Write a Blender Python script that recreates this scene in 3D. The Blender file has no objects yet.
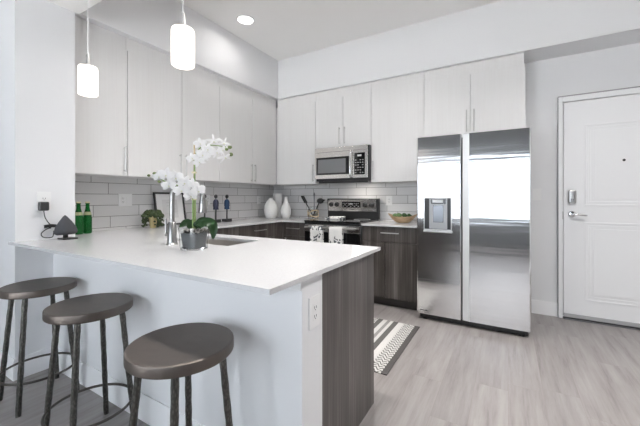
import bpy, bmesh, math, random
from mathutils import Vector, Matrix

random.seed(7)
SC = bpy.context.scene
COL = SC.collection

# ------------------------------------------------------------------ camera
cam_d = bpy.data.cameras.new('camera')
cam_d.sensor_width = 36.0
cam_d.lens = 36.0 * 321.775 / 640.0
cam_d.shift_y = -(213.0 - 198.25) / 640.0
cam_d.clip_start = 0.02
cam = bpy.data.objects.new('camera', cam_d)
COL.objects.link(cam)
cam.location = (0, 0, 1.169)
cam.rotation_euler = (math.pi / 2, 0, math.radians(30.319))
SC.camera = cam

# ------------------------------------------------------------------ view + world + daylight
SC.view_settings.view_transform = 'Standard'
SC.view_settings.look = 'None'
SC.view_settings.exposure = 0.32
SC.view_settings.gamma = 1.0
SC.view_settings.use_curve_mapping = False

W = bpy.data.worlds.new('sky')
SC.world = W
W.use_nodes = True
W.node_tree.nodes['Background'].inputs[0].default_value = (0.84, 0.92, 1.0, 1)
W.node_tree.nodes['Background'].inputs[1].default_value = 5.2

SOUTH = -2.0                                    # window wall of the living room, behind the camera
WIN = [(-1.92, -1.2), (-1.14, -0.25), (-0.19, 0.75)]  # openings in it
WZ0, WZ1 = 0.70, 2.10
ADDED_DOOR = [(-2.75, -1.98)]                        # unseen floor to head opening, added for more daylight on the bar side


def area(name, loc, rot, sx, sy, power, color, shape='RECTANGLE', portal=False, spread=math.pi):
    d = bpy.data.lights.new(name, 'AREA')
    d.shape = shape
    d.size, d.size_y = sx, sy
    d.energy, d.color, d.spread = power, color, spread
    if portal:
        d.cycles.is_portal = True
    o = bpy.data.objects.new(name, d)
    COL.objects.link(o)
    o.location, o.rotation_euler = loc, rot
    return o


for wa, wb in ADDED_DOOR:
    area('window_portal', ((wa + wb) / 2, SOUTH - 0.11, (WZ1 + .04) / 2), (math.pi / 2, 0, math.pi), wb - wa, WZ1 - .04, 1, (1, 1, 1), portal=True)
for wa, wb in WIN:                              # daylight enters through these openings
    area('window_portal', ((wa + wb) / 2, SOUTH - 0.11, (WZ0 + WZ1) / 2), (math.pi / 2, 0, math.pi), wb - wa, WZ1 - WZ0, 1, (1, 1, 1), portal=True)

sun_d = bpy.data.lights.new('sun', 'SUN')      # added behind the building: pale ground outside bounces its light indoors
sun_d.energy, sun_d.angle, sun_d.color = 95.0, 0.01, (1, .98, .96)
sun = bpy.data.objects.new('sun', sun_d)
COL.objects.link(sun)
sun.rotation_euler = (math.radians(-42), 0, math.radians(12))

CAN_W = 6.0
PENDANT_E = 1.3

# ------------------------------------------------------------------ materials


def mat(name, color, rough=0.5, metal=0.0, **kw):
    m = bpy.data.materials.new(name)
    m.use_nodes = True
    b = m.node_tree.nodes['Principled BSDF']
    b.inputs['Base Color'].default_value = (*color, 1)
    b.inputs['Roughness'].default_value = rough
    b.inputs['Metallic'].default_value = metal
    for k, v in kw.items():
        k = k.replace('_', ' ')
        if k in b.inputs:
            b.inputs[k].default_value = v
    return m


class NT:
    """small helper for node graphs"""

    def __init__(self, m):
        self.t = m.node_tree
        self.b = self.t.nodes['Principled BSDF']

    def n(self, typ, **kw):
        nd = self.t.nodes.new(typ)
        for k, v in kw.items():
            setattr(nd, k, v)
        return nd

    def l(self, a, b):
        self.t.links.new(a, b)

    def put(self, sock, v):
        if isinstance(v, bpy.types.NodeSocket):
            self.l(v, sock)
        else:
            sock.default_value = v

    def m(self, op, a, b=None, c=None):
        nd = self.n('ShaderNodeMath', operation=op)
        self.put(nd.inputs[0], a)
        if b is not None:
            self.put(nd.inputs[1], b)
        if c is not None:
            self.put(nd.inputs[2], c)
        return nd.outputs[0]

    def coord(self, scale=(1, 1, 1)):
        tc = self.n('ShaderNodeTexCoord')
        mp = self.n('ShaderNodeMapping')
        mp.inputs['Scale'].default_value = scale
        self.l(tc.outputs['Object'], mp.inputs['Vector'])
        return mp.outputs['Vector']

    def xyz(self):
        tc = self.n('ShaderNodeTexCoord')
        s = self.n('ShaderNodeSeparateXYZ')
        self.l(tc.outputs['Object'], s.inputs[0])
        return s.outputs

    def noise(self, vec, scale=1.0, detail=4, rough=0.6):
        nd = self.n('ShaderNodeTexNoise')
        nd.inputs['Scale'].default_value = scale
        nd.inputs['Detail'].default_value = detail
        nd.inputs['Roughness'].default_value = rough
        self.l(vec, nd.inputs['Vector'])
        return nd.outputs[0]

    def ramp(self, fac, stops):
        r = self.n('ShaderNodeValToRGB')
        el = r.color_ramp.elements
        while len(el) < len(stops):
            el.new(0.5)
        for e, (p, c) in zip(el, stops):
            e.position = p
            e.color = (*c, 1)
        self.l(fac, r.inputs[0])
        return r.outputs[0]

    def mix(self, fac, a, b, mode='MIX'):
        nd = self.n('ShaderNodeMix', data_type='RGBA', blend_type=mode)
        self.put(nd.inputs[0], fac)
        for s, v in ((nd.inputs[6], a), (nd.inputs[7], b)):
            self.put(s, v if isinstance(v, bpy.types.NodeSocket) else (*v, 1))
        return nd.outputs[2]

    def color(self, s):
        self.l(s, self.b.inputs['Base Color'])

    def bump(self, h, strength=0.2, dist=0.002):
        bp = self.n('ShaderNodeBump')
        bp.inputs['Strength'].default_value = strength
        bp.inputs['Distance'].default_value = dist
        self.l(h, bp.inputs['Height'])
        self.l(bp.outputs[0], self.b.inputs['Normal'])


def painted(name, c, rough=0.6):
    m = mat(name, c, rough)
    t = NT(m)
    t.bump(t.noise(t.coord((60, 60, 60)), 4, 3), 0.06, 0.001)
    return m


def grained(name, c0, c1, c2, rough, sc=(55, 55, 1.6), bump=0.05, big=(6, 6, .5), mixw=.28):
    m = mat(name, c1, rough)
    t = NT(m)
    g = t.noise(t.coord(sc), 1.0, 5, 0.65)
    g2 = t.noise(t.coord(big), 1.0, 3, 0.5)
    f = t.m('ADD', t.m('MULTIPLY', g, 1 - mixw), t.m('MULTIPLY', g2, mixw))
    t.color(t.ramp(f, [(0.36, c0), (0.5, c1), (0.64, c2)]))
    t.bump(g, bump, 0.002)
    return m


M = {}
M['wall'] = painted('wall_paint', (0.80, 0.803, 0.815))
M['ceil'] = painted('ceiling_paint', (0.93, 0.92, 0.91))
M['trim'] = painted('trim_paint', (0.87, 0.87, 0.88), 0.4)
M['door'] = painted('door_paint', (0.87, 0.875, 0.885), 0.42)
M['cab'] = grained('white_woodgrain_laminate', (0.755, 0.745, 0.738), (0.772, 0.764, 0.758), (0.784, 0.779, 0.775), 0.42, (70, 70, 1.3), 0.015)
M['wood'] = grained('grey_oak_laminate', (0.042, 0.036, 0.032), (0.080, 0.070, 0.065), (0.175, 0.160, 0.152), 0.30, (110, 110, 1.3), 0.06, (13, 13, .9), .5)
M['toe'] = mat('dark_toe_kick', (0.06, 0.055, 0.052), 0.5)
M['carcass'] = mat('cabinet_carcass', (0.55, 0.54, 0.53), 0.6)
M['chrome'] = mat('polished_chrome', (0.75, 0.75, 0.76), 0.12, 1.0)
M['pull'] = mat('brushed_nickel', (0.58, 0.57, 0.56), 0.28, 1.0)
M['faucet'] = mat('faucet_steel', (0.36, 0.355, 0.35), 0.3, 1.0)
M['black'] = mat('black_plastic', (0.015, 0.015, 0.016), 0.35)
M['satin'] = mat('dark_satin', (0.03, 0.03, 0.032), 0.5)
M['bglass'] = mat('black_glass', (0.008, 0.008, 0.009), 0.06)
M['mglass'] = mat('smoked_door_glass', (0.16, 0.165, 0.17), 0.12)
M['white'] = mat('white_plastic', (0.85, 0.85, 0.85), 0.35)
M['slot'] = mat('socket_slot', (0.06, 0.06, 0.06), 0.6)
M['ceramic'] = mat('white_ceramic', (0.86, 0.86, 0.85), 0.35)
M['grey_mark'] = mat('pale_print', (0.55, 0.55, 0.56), 0.5)

# quartz
m = mat('white_quartz', (0.86, 0.86, 0.86), 0.16)
t = NT(m)
t.color(t.ramp(t.noise(t.coord((120, 120, 120)), 1, 3), [(0.3, (0.60, 0.60, 0.61)), (0.5, (0.64, 0.64, 0.65)), (0.7, (0.655, 0.655, 0.665))]))
M['quartz'] = m


def steel(name, c, rough, wav=0.0, rx=0.0, sc=(0.8, 0.8, 16)):
    m = mat(name, c, rough, 1.0)
    t = NT(m)
    br = t.noise(t.coord((3, 3, 700)), 1, 3, 0.6)
    t.l(t.m('MULTIPLY_ADD', br, 0.06, rough - 0.03), t.b.inputs['Roughness'])
    if wav:
        wv = t.noise(t.coord(sc), 1, 2, 0.5)
        t.bump(wv, 1.0, wav)
    if rx:                                   # brushed up and down: highlights spread sideways
        t.b.inputs['Anisotropic'].default_value = rx
        t.b.inputs['Tangent'].default_value = (1, 0, 0)
        cx = t.n('ShaderNodeCombineXYZ')
        cx.inputs[0].default_value = 1.0
        t.l(cx.outputs[0], t.b.inputs['Tangent'])
    return m


M['steel'] = steel('brushed_stainless', (0.80, 0.80, 0.81), 0.16, 0.0012, 0.9)
M['steel2'] = steel('brushed_stainless_warm', (0.76, 0.735, 0.71), 0.24)
M['steel_dark'] = steel('dark_steel', (0.30, 0.30, 0.31), 0.35)

# stool metals
m = mat('bronzed_seat_metal', (0.16, 0.14, 0.125), 0.46, 1.0)
t = NT(m)
t.color(t.ramp(t.noise(t.coord((6, 9, 6)), 1, 3), [(0.3, (0.15, 0.130, 0.117)), (0.7, (0.185, 0.16, 0.143))]))
M['seat'] = m
m = mat('hammered_leg_metal', (0.17, 0.16, 0.145), 0.4, 1.0)
t = NT(m)
v = t.n('ShaderNodeTexVoronoi')
v.inputs['Scale'].default_value = 1
t.l(t.coord((150, 150, 60)), v.inputs['Vector'])
t.color(t.ramp(v.outputs[0], [(0.1, (0.17, 0.165, 0.15)), (0.6, (0.095, 0.092, 0.085))]))
t.bump(v.outputs[0], 0.7, 0.002)
M['leg'] = m
M['ring'] = mat('foot_ring_metal', (0.13, 0.12, 0.11), 0.38, 1.0)

# floor planks, running away from the camera along Y
m = mat('pale_oak_planks', (0.5, 0.45, 0.42), 0.38)
t = NT(m)
x, y, z = t.xyz()
PW, PL = 0.182, 1.22
xs = t.m('DIVIDE', x, PW)
row = t.m('FLOOR', xs)
wn = t.n('ShaderNodeTexWhiteNoise', noise_dimensions='1D')
t.l(row, wn.inputs['W'])
ys = t.m('ADD', t.m('DIVIDE', y, PL), t.m('MULTIPLY', wn.outputs[0], 7.0))
colr = t.m('FLOOR', ys)
cid = t.n('ShaderNodeCombineXYZ')
t.l(row, cid.inputs[0])
t.l(colr, cid.inputs[1])
wn2 = t.n('ShaderNodeTexWhiteNoise', noise_dimensions='3D')
t.l(cid.outputs[0], wn2.inputs['Vector'])
vo = t.n('ShaderNodeVectorMath', operation='MULTIPLY_ADD')
t.l(cid.outputs[0], vo.inputs[0])
vo.inputs[1].default_value = (3.1, 5.3, 0)
t.l(t.coord((17, 1.3, 1)), vo.inputs[2])
g = t.noise(vo.outputs[0], 1.0, 6, 0.66)
g2 = t.noise(vo.outputs[0], 0.32, 3, 0.5)
base = t.ramp(g, [(0.29, (0.19, 0.173, 0.166)), (0.44, (0.285, 0.266, 0.259)), (0.64, (0.355, 0.338, 0.332))])
base = t.mix(t.m('MULTIPLY', t.m('GREATER_THAN', g2, 0.60), 0.16), base, (0.29, 0.265, 0.25))
tone = t.ramp(wn2.outputs[0], [(0.0, (0.90, 0.89, 0.89)), (0.5, (0.97, 0.96, 0.955)), (1.0, (1.02, 1.01, 1.005))])
base = t.mix(1.0, base, tone, 'MULTIPLY')
fx = t.m('FRACT', xs)
fy = t.m('FRACT', ys)
ex = t.m('GREATER_THAN', t.m('ABSOLUTE', t.m('SUBTRACT', fx, 0.5)), 0.493)
ey = t.m('GREATER_THAN', t.m('ABSOLUTE', t.m('SUBTRACT', fy, 0.5)), 0.4988)
joint = t.m('MAXIMUM', ex, ey)
t.color(t.mix(t.m('MULTIPLY', joint, 0.55), base, (0.25, 0.22, 0.205)))
t.bump(t.m('SUBTRACT', t.m('MULTIPLY', g, 0.3), joint), 0.25, 0.0015)
M['floor'] = m


def tile_mat(name, axis, shift):
    """long grey tiles, one third bond, dark joints; axis = the wall's own direction"""
    m = mat(name, (0.5, 0.5, 0.5), 0.28)
    t = NT(m)
    xyz = t.xyz()
    a, z = xyz[axis], xyz[2]
    r = t.m('DIVIDE', t.m('SUBTRACT', z, 0.905), 0.1005)
    row = t.m('FLOOR', r)
    u = t.m('ADD', t.m('DIVIDE', t.m('SUBTRACT', a, shift), 0.402), t.m('MULTIPLY', row, -0.653))
    col_ = t.m('FLOOR', u)
    c = t.n('ShaderNodeCombineXYZ')
    t.l(row, c.inputs[0])
    t.l(col_, c.inputs[1])
    wn = t.n('ShaderNodeTexWhiteNoise', noise_dimensions='3D')
    t.l(c.outputs[0], wn.inputs['Vector'])
    base = t.ramp(wn.outputs[0], [(0, (0.67, 0.665, 0.665)), (0.5, (0.705, 0.70, 0.70)), (1, (0.735, 0.73, 0.73))])
    er = t.m('GREATER_THAN', t.m('ABSOLUTE', t.m('SUBTRACT', t.m('FRACT', r), 0.5)), 0.478)
    eu = t.m('GREATER_THAN', t.m('ABSOLUTE', t.m('SUBTRACT', t.m('FRACT', u), 0.5)), 0.494)
    j = t.m('MAXIMUM', er, eu)
    t.color(t.mix(j, base, (0.19, 0.18, 0.172)))
    t.l(t.m('MULTIPLY_ADD', j, 0.5, 0.28), t.b.inputs['Roughness'])
    t.bump(t.m('SUBTRACT', 1.0, j), 0.4, 0.002)
    return m


M['tile_l'] = tile_mat('grey_tile_left', 1, 1.561)
M['tile_b'] = tile_mat('grey_tile_back', 0, -1.983)

# ------------------------------------------------------------------ mesh builder
ORIG = {}


class MB:
    def __init__(self):
        self.bm = bmesh.new()
        self.flat = False

    def box(self, x0, x1, y0, y1, z0, z1, bev=0.0, seg=2):
        x0, x1 = min(x0, x1), max(x0, x1)
        y0, y1 = min(y0, y1), max(y0, y1)
        z0, z1 = min(z0, z1), max(z0, z1)
        r = bmesh.ops.create_cube(self.bm, size=1)
        vs = r['verts']
        for v in vs:
            v.co = Vector((x0 + (v.co.x + .5) * (x1 - x0), y0 + (v.co.y + .5) * (y1 - y0), z0 + (v.co.z + .5) * (z1 - z0)))
        if bev > 0:
            self.flat = True
            es = list({e for v in vs for e in v.link_edges})
            bmesh.ops.bevel(self.bm, geom=es, offset=bev, segments=seg, affect='EDGES', profile=0.5)
        return self

    def tube(self, pts, r, n=12, closed=False, caps=True):
        pts = [Vector(p) for p in pts]
        k = len(pts)
        rs = list(r) if isinstance(r, (list, tuple)) else [r] * k
        tang = []
        for i in range(k):
            a = pts[(i - 1) % k] if (closed or i > 0) else pts[i]
            b = pts[(i + 1) % k] if (closed or i < k - 1) else pts[i]
            tang.append((b - a).normalized())
        nrm = tang[0].orthogonal().normalized()
        rings = []
        for i in range(k):
            nrm = (nrm - tang[i] * nrm.dot(tang[i]))
            nrm = nrm.normalized() if nrm.length > 1e-6 else tang[i].orthogonal().normalized()
            bn = tang[i].cross(nrm)
            rings.append([self.bm.verts.new(pts[i] + (nrm * math.cos(2 * math.pi * j / n) + bn * math.sin(2 * math.pi * j / n)) * rs[i]) for j in range(n)])
        for i in range(k if closed else k - 1):
            A, B = rings[i], rings[(i + 1) % k]
            for j in range(n):
                self.bm.faces.new((A[j], A[(j + 1) % n], B[(j + 1) % n], B[j]))
        if caps and not closed:
            self.bm.faces.new(rings[0][::-1])
            self.bm.faces.new(rings[-1])
        return self

    def lathe(self, c, prof, n=32, closed=False):
        """profile of (radius, z) from bottom to top about a vertical axis through c"""
        c = Vector(c)
        rings = []
        for r, z in prof:
            if r < 1e-6:
                rings.append([self.bm.verts.new(c + Vector((0, 0, z)))])
            else:
                rings.append([self.bm.verts.new(c + Vector((r * math.cos(2 * math.pi * j / n), r * math.sin(2 * math.pi * j / n), z))) for j in range(n)])
        for A, B in zip(rings[:-1], rings[1:]):
            for j in range(n):
                a0, a1 = A[j % len(A)], A[(j + 1) % len(A)]
                b0, b1 = B[j % len(B)], B[(j + 1) % len(B)]
                if len(A) == 1 and len(B) > 1:
                    self.bm.faces.new((a0, b1, b0))
                elif len(B) == 1 and len(A) > 1:
                    self.bm.faces.new((a0, a1, b0))
                elif len(A) > 1:
                    self.bm.faces.new((a0, a1, b1, b0))
        if not closed:
            if len(rings[0]) > 1:
                self.bm.faces.new(rings[0][::-1])
            if len(rings[-1]) > 1:
                self.bm.faces.new(rings[-1])
        return self

    def ball(self, c, rad, seg=16, rings=10, mtx=None):
        r = bmesh.ops.create_uvsphere(self.bm, u_segments=seg, v_segments=rings, radius=1)
        for v in r['verts']:
            p = Vector((v.co.x * rad[0], v.co.y * rad[1], v.co.z * rad[2]))
            if mtx:
                p = mtx @ p
            v.co = p + Vector(c)
        return self

    def prism(self, poly, z0, z1):
        """polygon of (x, y), counter-clockwise, extruded in z"""
        A = [self.bm.verts.new((x, y, z0)) for x, y in poly]
        B = [self.bm.verts.new((x, y, z1)) for x, y in poly]
        n = len(poly)
        self.bm.faces.new(A[::-1])
        self.bm.faces.new(B)
        for i in range(n):
            self.bm.faces.new((A[i], A[(i + 1) % n], B[(i + 1) % n], B[i]))
        return self

    def prism_axis(self, poly, a0, a1, axis):
        """polygon extruded along x or y; poly is (other, z)"""
        f = (lambda p, a: (a, p[0], p[1])) if axis == 'x' else (lambda p, a: (p[0], a, p[1]))
        A = [self.bm.verts.new(f(p, a0)) for p in poly]
        B = [self.bm.verts.new(f(p, a1)) for p in poly]
        n = len(poly)
        self.bm.faces.new(A[::-1])
        self.bm.faces.new(B)
        for i in range(n):
            self.bm.faces.new((A[i], A[(i + 1) % n], B[(i + 1) % n], B[i]))
        bmesh.ops.recalc_face_normals(self.bm, faces=self.bm.faces)
        return self

    def cells(self, xs, ys, inside, z0, z1):
        """slab made of the grid cells for which inside(cx, cy) holds"""
        vt = {}

        def V(i, j, z):
            if (i, j, z) not in vt:
                vt[(i, j, z)] = self.bm.verts.new((xs[i], ys[j], z))
            return vt[(i, j, z)]
        nx, ny = len(xs) - 1, len(ys) - 1
        on = lambda i, j: 0 <= i < nx and 0 <= j < ny and inside((xs[i] + xs[i + 1]) / 2, (ys[j] + ys[j + 1]) / 2)
        for i in range(nx):
            for j in range(ny):
                if not on(i, j):
                    continue
                self.bm.faces.new((V(i, j, z1), V(i + 1, j, z1), V(i + 1, j + 1, z1), V(i, j + 1, z1)))
                self.bm.faces.new((V(i, j, z0), V(i, j + 1, z0), V(i + 1, j + 1, z0), V(i + 1, j, z0)))
                for di, dj, p, q in ((-1, 0, (i, j + 1), (i, j)), (1, 0, (i + 1, j), (i + 1, j + 1)), (0, -1, (i, j), (i + 1, j)), (0, 1, (i + 1, j + 1), (i, j + 1))):
                    if not on(i + di, j + dj):
                        self.bm.faces.new((V(*p, z0), V(*q, z0), V(*q, z1), V(*p, z1)))
        return self

    def build(self, name, m, parent=None, smooth=35, local=False):
        bm = self.bm
        bm.normal_update()
        if smooth:
            for f in bm.faces:
                f.smooth = True
            lim = math.radians(smooth)
            for e in bm.edges:
                if len(e.link_faces) == 2:
                    e.smooth = e.calc_face_angle(0) < lim
                else:
                    e.smooth = False
        me = bpy.data.meshes.new(name)
        o = bpy.data.objects.new(name, me)
        COL.objects.link(o)
        org = Vector((0, 0, 0))
        if parent is not None:
            o.parent = parent
            org = ORIG.get(parent.name, Vector((0, 0, 0)))
            ORIG[o.name] = org
            if not local:
                bmesh.ops.translate(bm, verts=bm.verts, vec=-org)
        bm.to_mesh(me)
        bm.free()
        me.materials.append(m)
        if smooth and self.flat:                 # keep broad faces flat next to their rounded edges
            wn = o.modifiers.new('weighted_normals', 'WEIGHTED_NORMAL')
            wn.keep_sharp = True
            wn.weight = 100
        return o


def tag(o, label=None, cat=None, group=None, kind=None):
    if label:
        o['label'] = label
    if cat:
        o['category'] = cat
    if group:
        o['group'] = group
    if kind:
        o['kind'] = kind
    return o


def thing(name, label, cat, loc, group=None, kind=None):
    o = bpy.data.objects.new(name, None)
    COL.objects.link(o)
    o.location = loc
    o.empty_display_size = 0.05
    ORIG[o.name] = Vector(loc)
    return tag(o, label, cat, group, kind)


def struct(name, mb, m, parent=None, label=None, **kw):
    o = mb.build(name, m, parent, **kw)
    if parent is None:
        o['kind'] = 'structure'
    if label:
        o['label'] = label
    return o


def single(name, mb, m, label, cat, group=None, **kw):
    """a thing that is one mesh: its origin moves to its base"""
    o = mb.build(name, m, None, **kw)
    me = o.data
    xs = [v.co.x for v in me.vertices]
    ys = [v.co.y for v in me.vertices]
    zs = [v.co.z for v in me.vertices]
    c = Vector(((min(xs) + max(xs)) / 2, (min(ys) + max(ys)) / 2, min(zs)))
    me.transform(Matrix.Translation(-c))
    o.location = c
    ORIG[o.name] = c
    return tag(o, label, cat, group)


def spline(pts, n=8):
    """Catmull-Rom through points"""
    P = [Vector(p) for p in pts]
    P = [P[0] * 2 - P[1]] + P + [P[-1] * 2 - P[-2]]
    out = []
    for i in range(1, len(P) - 2):
        for k in range(n):
            s = k / n
            a, b, c, d = P[i - 1:i + 3]
            out.append(0.5 * ((2 * b) + (c - a) * s + (2 * a - 5 * b + 4 * c - d) * s * s + (3 * b - a - 3 * c + d) * s ** 3))
    out.append(P[-2])
    return out


# ------------------------------------------------------------------ the setting
BX, BY = -3.127, 3.933        # tiled left wall plane, back wall plane
XL, XR = -5.0, 2.6
CZ = 3.098                    # ceiling
CT = 0.887                    # worktop top
PXF, PY0, PY1 = -2.74, 0.797, 1.13   # wall stub at the peninsula's left end
HZ = 2.53                     # header beam underside
SZ = 2.562                    # kitchen soffit underside

struct('floor', MB().box(XL - .1, XR + .1, SOUTH - .1, BY + .1, -0.1, 0), M['floor'])
struct('ceiling', MB().box(XL - .1, XR + .1, SOUTH - .1, BY + .1, CZ, CZ + 0.1), M['ceil'])
struct('wall_back', MB().box(BX, XR + .1, BY, BY + 0.1, 0, CZ), M['wall'])
struct('wall_left', MB().box(BX - 0.1, BX, PY1, BY + 0.1, 0, CZ), M['wall'])
struct('wall_right', MB().box(XR, XR + 0.1, SOUTH, BY, 0, CZ), M['wall'])
struct('wall_partition', MB().box(XL - .1, PXF, PY0, PY1, 0, CZ), M['wall'])
struct('wall_living', MB().box(XL - .1, XL, SOUTH, PY0, 0, CZ), M['wall'])
mb = MB()
edges = [XL - .1] + [v for w in sorted(WIN + ADDED_DOOR) for v in w] + [XR + .1]
for i in range(0, len(edges), 2):
    mb.box(edges[i], edges[i + 1], SOUTH - .1, SOUTH, 0, CZ)
for wa, wb in WIN:
    mb.box(wa, wb, SOUTH - .1, SOUTH, 0, WZ0)
    mb.box(wa, wb, SOUTH - .1, SOUTH, WZ1, CZ)
for wa, wb in ADDED_DOOR:
    mb.box(wa, wb, SOUTH - .1, SOUTH, WZ1, CZ)
struct('wall_windows', mb, painted('darkened_wall_paint', (0.26, 0.27, 0.285)))  # unseen wall, darkened for a dark band in the refrigerator and less bounce
for i, (wa, wb) in enumerate(WIN):
    f = MB()
    f.box(wa, wa + .05, SOUTH - .08, SOUTH - .02, WZ0, WZ1).box(wb - .05, wb, SOUTH - .08, SOUTH - .02, WZ0, WZ1)
    f.box(wa, wb, SOUTH - .08, SOUTH - .02, WZ0, WZ0 + .05).box(wa, wb, SOUTH - .08, SOUTH - .02, WZ1 - .05, WZ1)
    f.box((wa + wb) / 2 - .025, (wa + wb) / 2 + .025, SOUTH - .08, SOUTH - .02, WZ0, WZ1)
    struct('window_%d' % (i + 1), f, M['trim'])
for i, (wa, wb) in enumerate(ADDED_DOOR):
    f = MB()
    f.box(wa, wa + .06, SOUTH - .08, SOUTH - .02, 0, WZ1).box(wb - .06, wb, SOUTH - .08, SOUTH - .02, 0, WZ1)
    f.box(wa + .06, wb - .06, SOUTH - .08, SOUTH - .02, 0, .04).box(wa + .06, wb - .06, SOUTH - .08, SOUTH - .02, WZ1 - .06, WZ1)
    f.box((wa + wb) / 2 - .03, (wa + wb) / 2 + .03, SOUTH - .08, SOUTH - .02, .04, WZ1 - .06)
    struct('door_%d' % (i + 2), f, M['trim'])  # frame of the added daylight opening
struct('ground', MB().box(-40, 40, -60, SOUTH - .1, -3.2, -3.0), mat('pale_bounce_ground', (0.55, 0.56, 0.57), 0.9))  # unseen ground, kept pale to throw light up to the ceiling

struct('beam_header', MB().box(PXF, XR, PY0, 1.155, HZ, CZ), M['ceil'])
SFX, SFY = -2.788, 3.60
struct('soffit_left', MB().box(BX, SFX, PY1, BY, SZ, CZ), M['wall'])
struct('soffit_back', MB().box(SFX, XR, SFY, BY, SZ, CZ), M['wall'])
struct('backsplash_left', MB().box(BX, BX + .008, PY1, BY - .009, CT, 1.40), M['tile_l'])
struct('backsplash_back', MB().box(BX, -0.72, BY - .008, BY, CT, 1.42), M['tile_b'])

# half wall under the bar
KX1, KY0, KY1 = -0.662, 1.0, 1.15
struct('wall_peninsula', MB().box(PXF, KX1, KY0, KY1, 0, CT - .019), M['wall'])
struct('trim_1', MB().box(PXF, KX1 + .001, KY0 - .012, KY0, CT - .062, CT - .019, .002), M['trim'])


def skirting(name, x0, x1, y0, y1, nx, ny, h=.135, d=.013):
    """baseboard along one wall: (nx, ny) points into the room"""
    mb = MB()
    if ny:
        prof = [(y0, 0), (y0 + ny * d, 0), (y0 + ny * d, h - .02), (y0 + ny * d * .5, h), (y0, h)]
        mb.prism_axis(prof, x0, x1, 'x')
    else:
        prof = [(x0, 0), (x0 + nx * d, 0), (x0 + nx * d, h - .02), (x0 + nx * d * .5, h), (x0, h)]
        mb.prism_axis(prof, y0, y1, 'y')
    return struct(name, mb, M['trim'], smooth=20)


skirting('baseboard_peninsula', PXF, KX1, KY0, KY0, 0, -1)
skirting('baseboard_partition', XL, PXF + .013, PY0, PY0, 0, -1)
skirting('baseboard_left', PXF, PXF, PY0, KY0 - .013, 1, 0)
skirting('baseboard_back', 0.17, 0.425, BY, BY, 0, -1)
skirting('baseboard_right', XR, XR, SOUTH, BY, -1, 0)

# entrance door
DX0, DX1, DZ = 0.462, 1.376, 2.105
door = tag(MB().box(DX0 + .004, DX1 - .004, BY - .026, BY - .002, .022, DZ - .007, .002).build('door_1', M['door']), 'white two panel entrance door in a slim grey frame', None, None, 'structure')
fr = MB()
fr.box(DX0 - .037, DX0 - .004, BY - .034, BY - .001, 0, DZ + .05, .003).box(DX1 + .004, DX1 + .037, BY - .034, BY - .001, 0, DZ + .05, .003).box(DX0 - .004, DX1 + .004, BY - .034, BY - .001, DZ, DZ + .05, .003)
fr.build('door_frame', M['door'], door)
MB().box(DX0 - .037, DX1 + .037, BY - .036, BY - .001, DZ + .05, DZ + .060).box(DX0 - .041, DX0 - .037, BY - .036, BY - .001, 0, DZ + .060).build('frame_edge', M['steel_dark'], door)
for z0, z1 in ((.196, .942), (1.095, 1.869)):
    p = MB()
    a, b = DX0 + .165, DX1 - .165
    y = BY - .026
    for k, (w, dd) in enumerate(((0, .007), (.028, .004))):
        p.box(a + w, b - w, y - dd + .001, y + .001, z0 + w, z0 + w + .017, .003)
        p.box(a + w, b - w, y - dd + .001, y + .001, z1 - w - .017, z1 - w, .003)
        p.box(a + w, a + w + .017, y - dd + .001, y + .001, z0 + w + .017, z1 - w - .017, .003)
        p.box(b - w - .017, b - w, y - dd + .001, y + .001, z0 + w + .017, z1 - w - .017, .003)
    p.box(a + .062, b - .062, y - .004, y + .001, z0 + .062, z1 - .062, .003)
    p.build('door_panel', M['door'], door)
hb = MB().lathe((0, 0, 0), [(0.0, 0), (.031, 0), (.031, .008), (.024, .016), (.012, .018), (.012, .045), (0, .045)], 28)
bmesh.ops.rotate(hb.bm, verts=hb.bm.verts, matrix=Matrix.Rotation(math.pi / 2, 3, 'X'))
bmesh.ops.translate(hb.bm, verts=hb.bm.verts, vec=(.532, BY - .03, 1.016))
hb.tube(spline([(.532, BY - .073, 1.016), (.575, BY - .076, 1.014), (.64, BY - .076, 1.008)], 6), [.010] + [.0085] * 11 + [.006], 12)
hb.build('door_handle', M['chrome'], door)
MB().box(.499, .563, BY - .055, BY - .03, 1.118, 1.248, .014, 3).build('deadbolt', M['pull'], door)
dk = MB()
for r_ in range(2):
    for c_ in range(2):
        dk.lathe((0, 0, 0), [(0, 0), (0.004, 0), (.004, .002), (0, .002)], 10) if False else dk.box(.521 + c_ * .014, .528 + c_ * .014, BY - .057, BY - .055, 1.14 + r_ * .014, 1.147 + r_ * .014)
dk.build('keypad', M['slot'], door)
ph = MB().lathe((0, 0, 0), [(0, 0), (.011, 0), (.011, .004), (0, .004)], 16)
bmesh.ops.rotate(ph.bm, verts=ph.bm.verts, matrix=Matrix.Rotation(math.pi / 2, 3, 'X'))
bmesh.ops.translate(ph.bm, verts=ph.bm.verts, vec=(.905, BY - .03, 1.515))
ph.build('peephole', M['satin'], door)
MB().box(DX0, DX1, BY - .055, BY - .001, 0, .012, .003).build('threshold', M['steel_dark'], door)
MB().box(DX0 + .004, DX1 - .004, BY - .036, BY - .03, .02, .055, .002).build('door_sweep', mat('grey_sweep', (.42, .42, .43), .5), door)
MB().box(DX0 - .008, DX0 + .001, BY - .037, BY - .033, .965, 1.04).build('strike_plate', M['pull'], door)

# ------------------------------------------------------------------ wall cabinets


def bar_pull(mb, pts, out, r=.0055):
    """bar handle between two points, standing off along vector out"""
    a, b = Vector(pts[0]), Vector(pts[1])
    o = Vector(out)
    d = (b - a).normalized()
    mb.tube([a + o - d * .012, b + o + d * .012], r, 10)
    mb.tube([a, a + o], r * .85, 8)
    mb.tube([b, b + o], r * .85, 8)
    return mb


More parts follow.
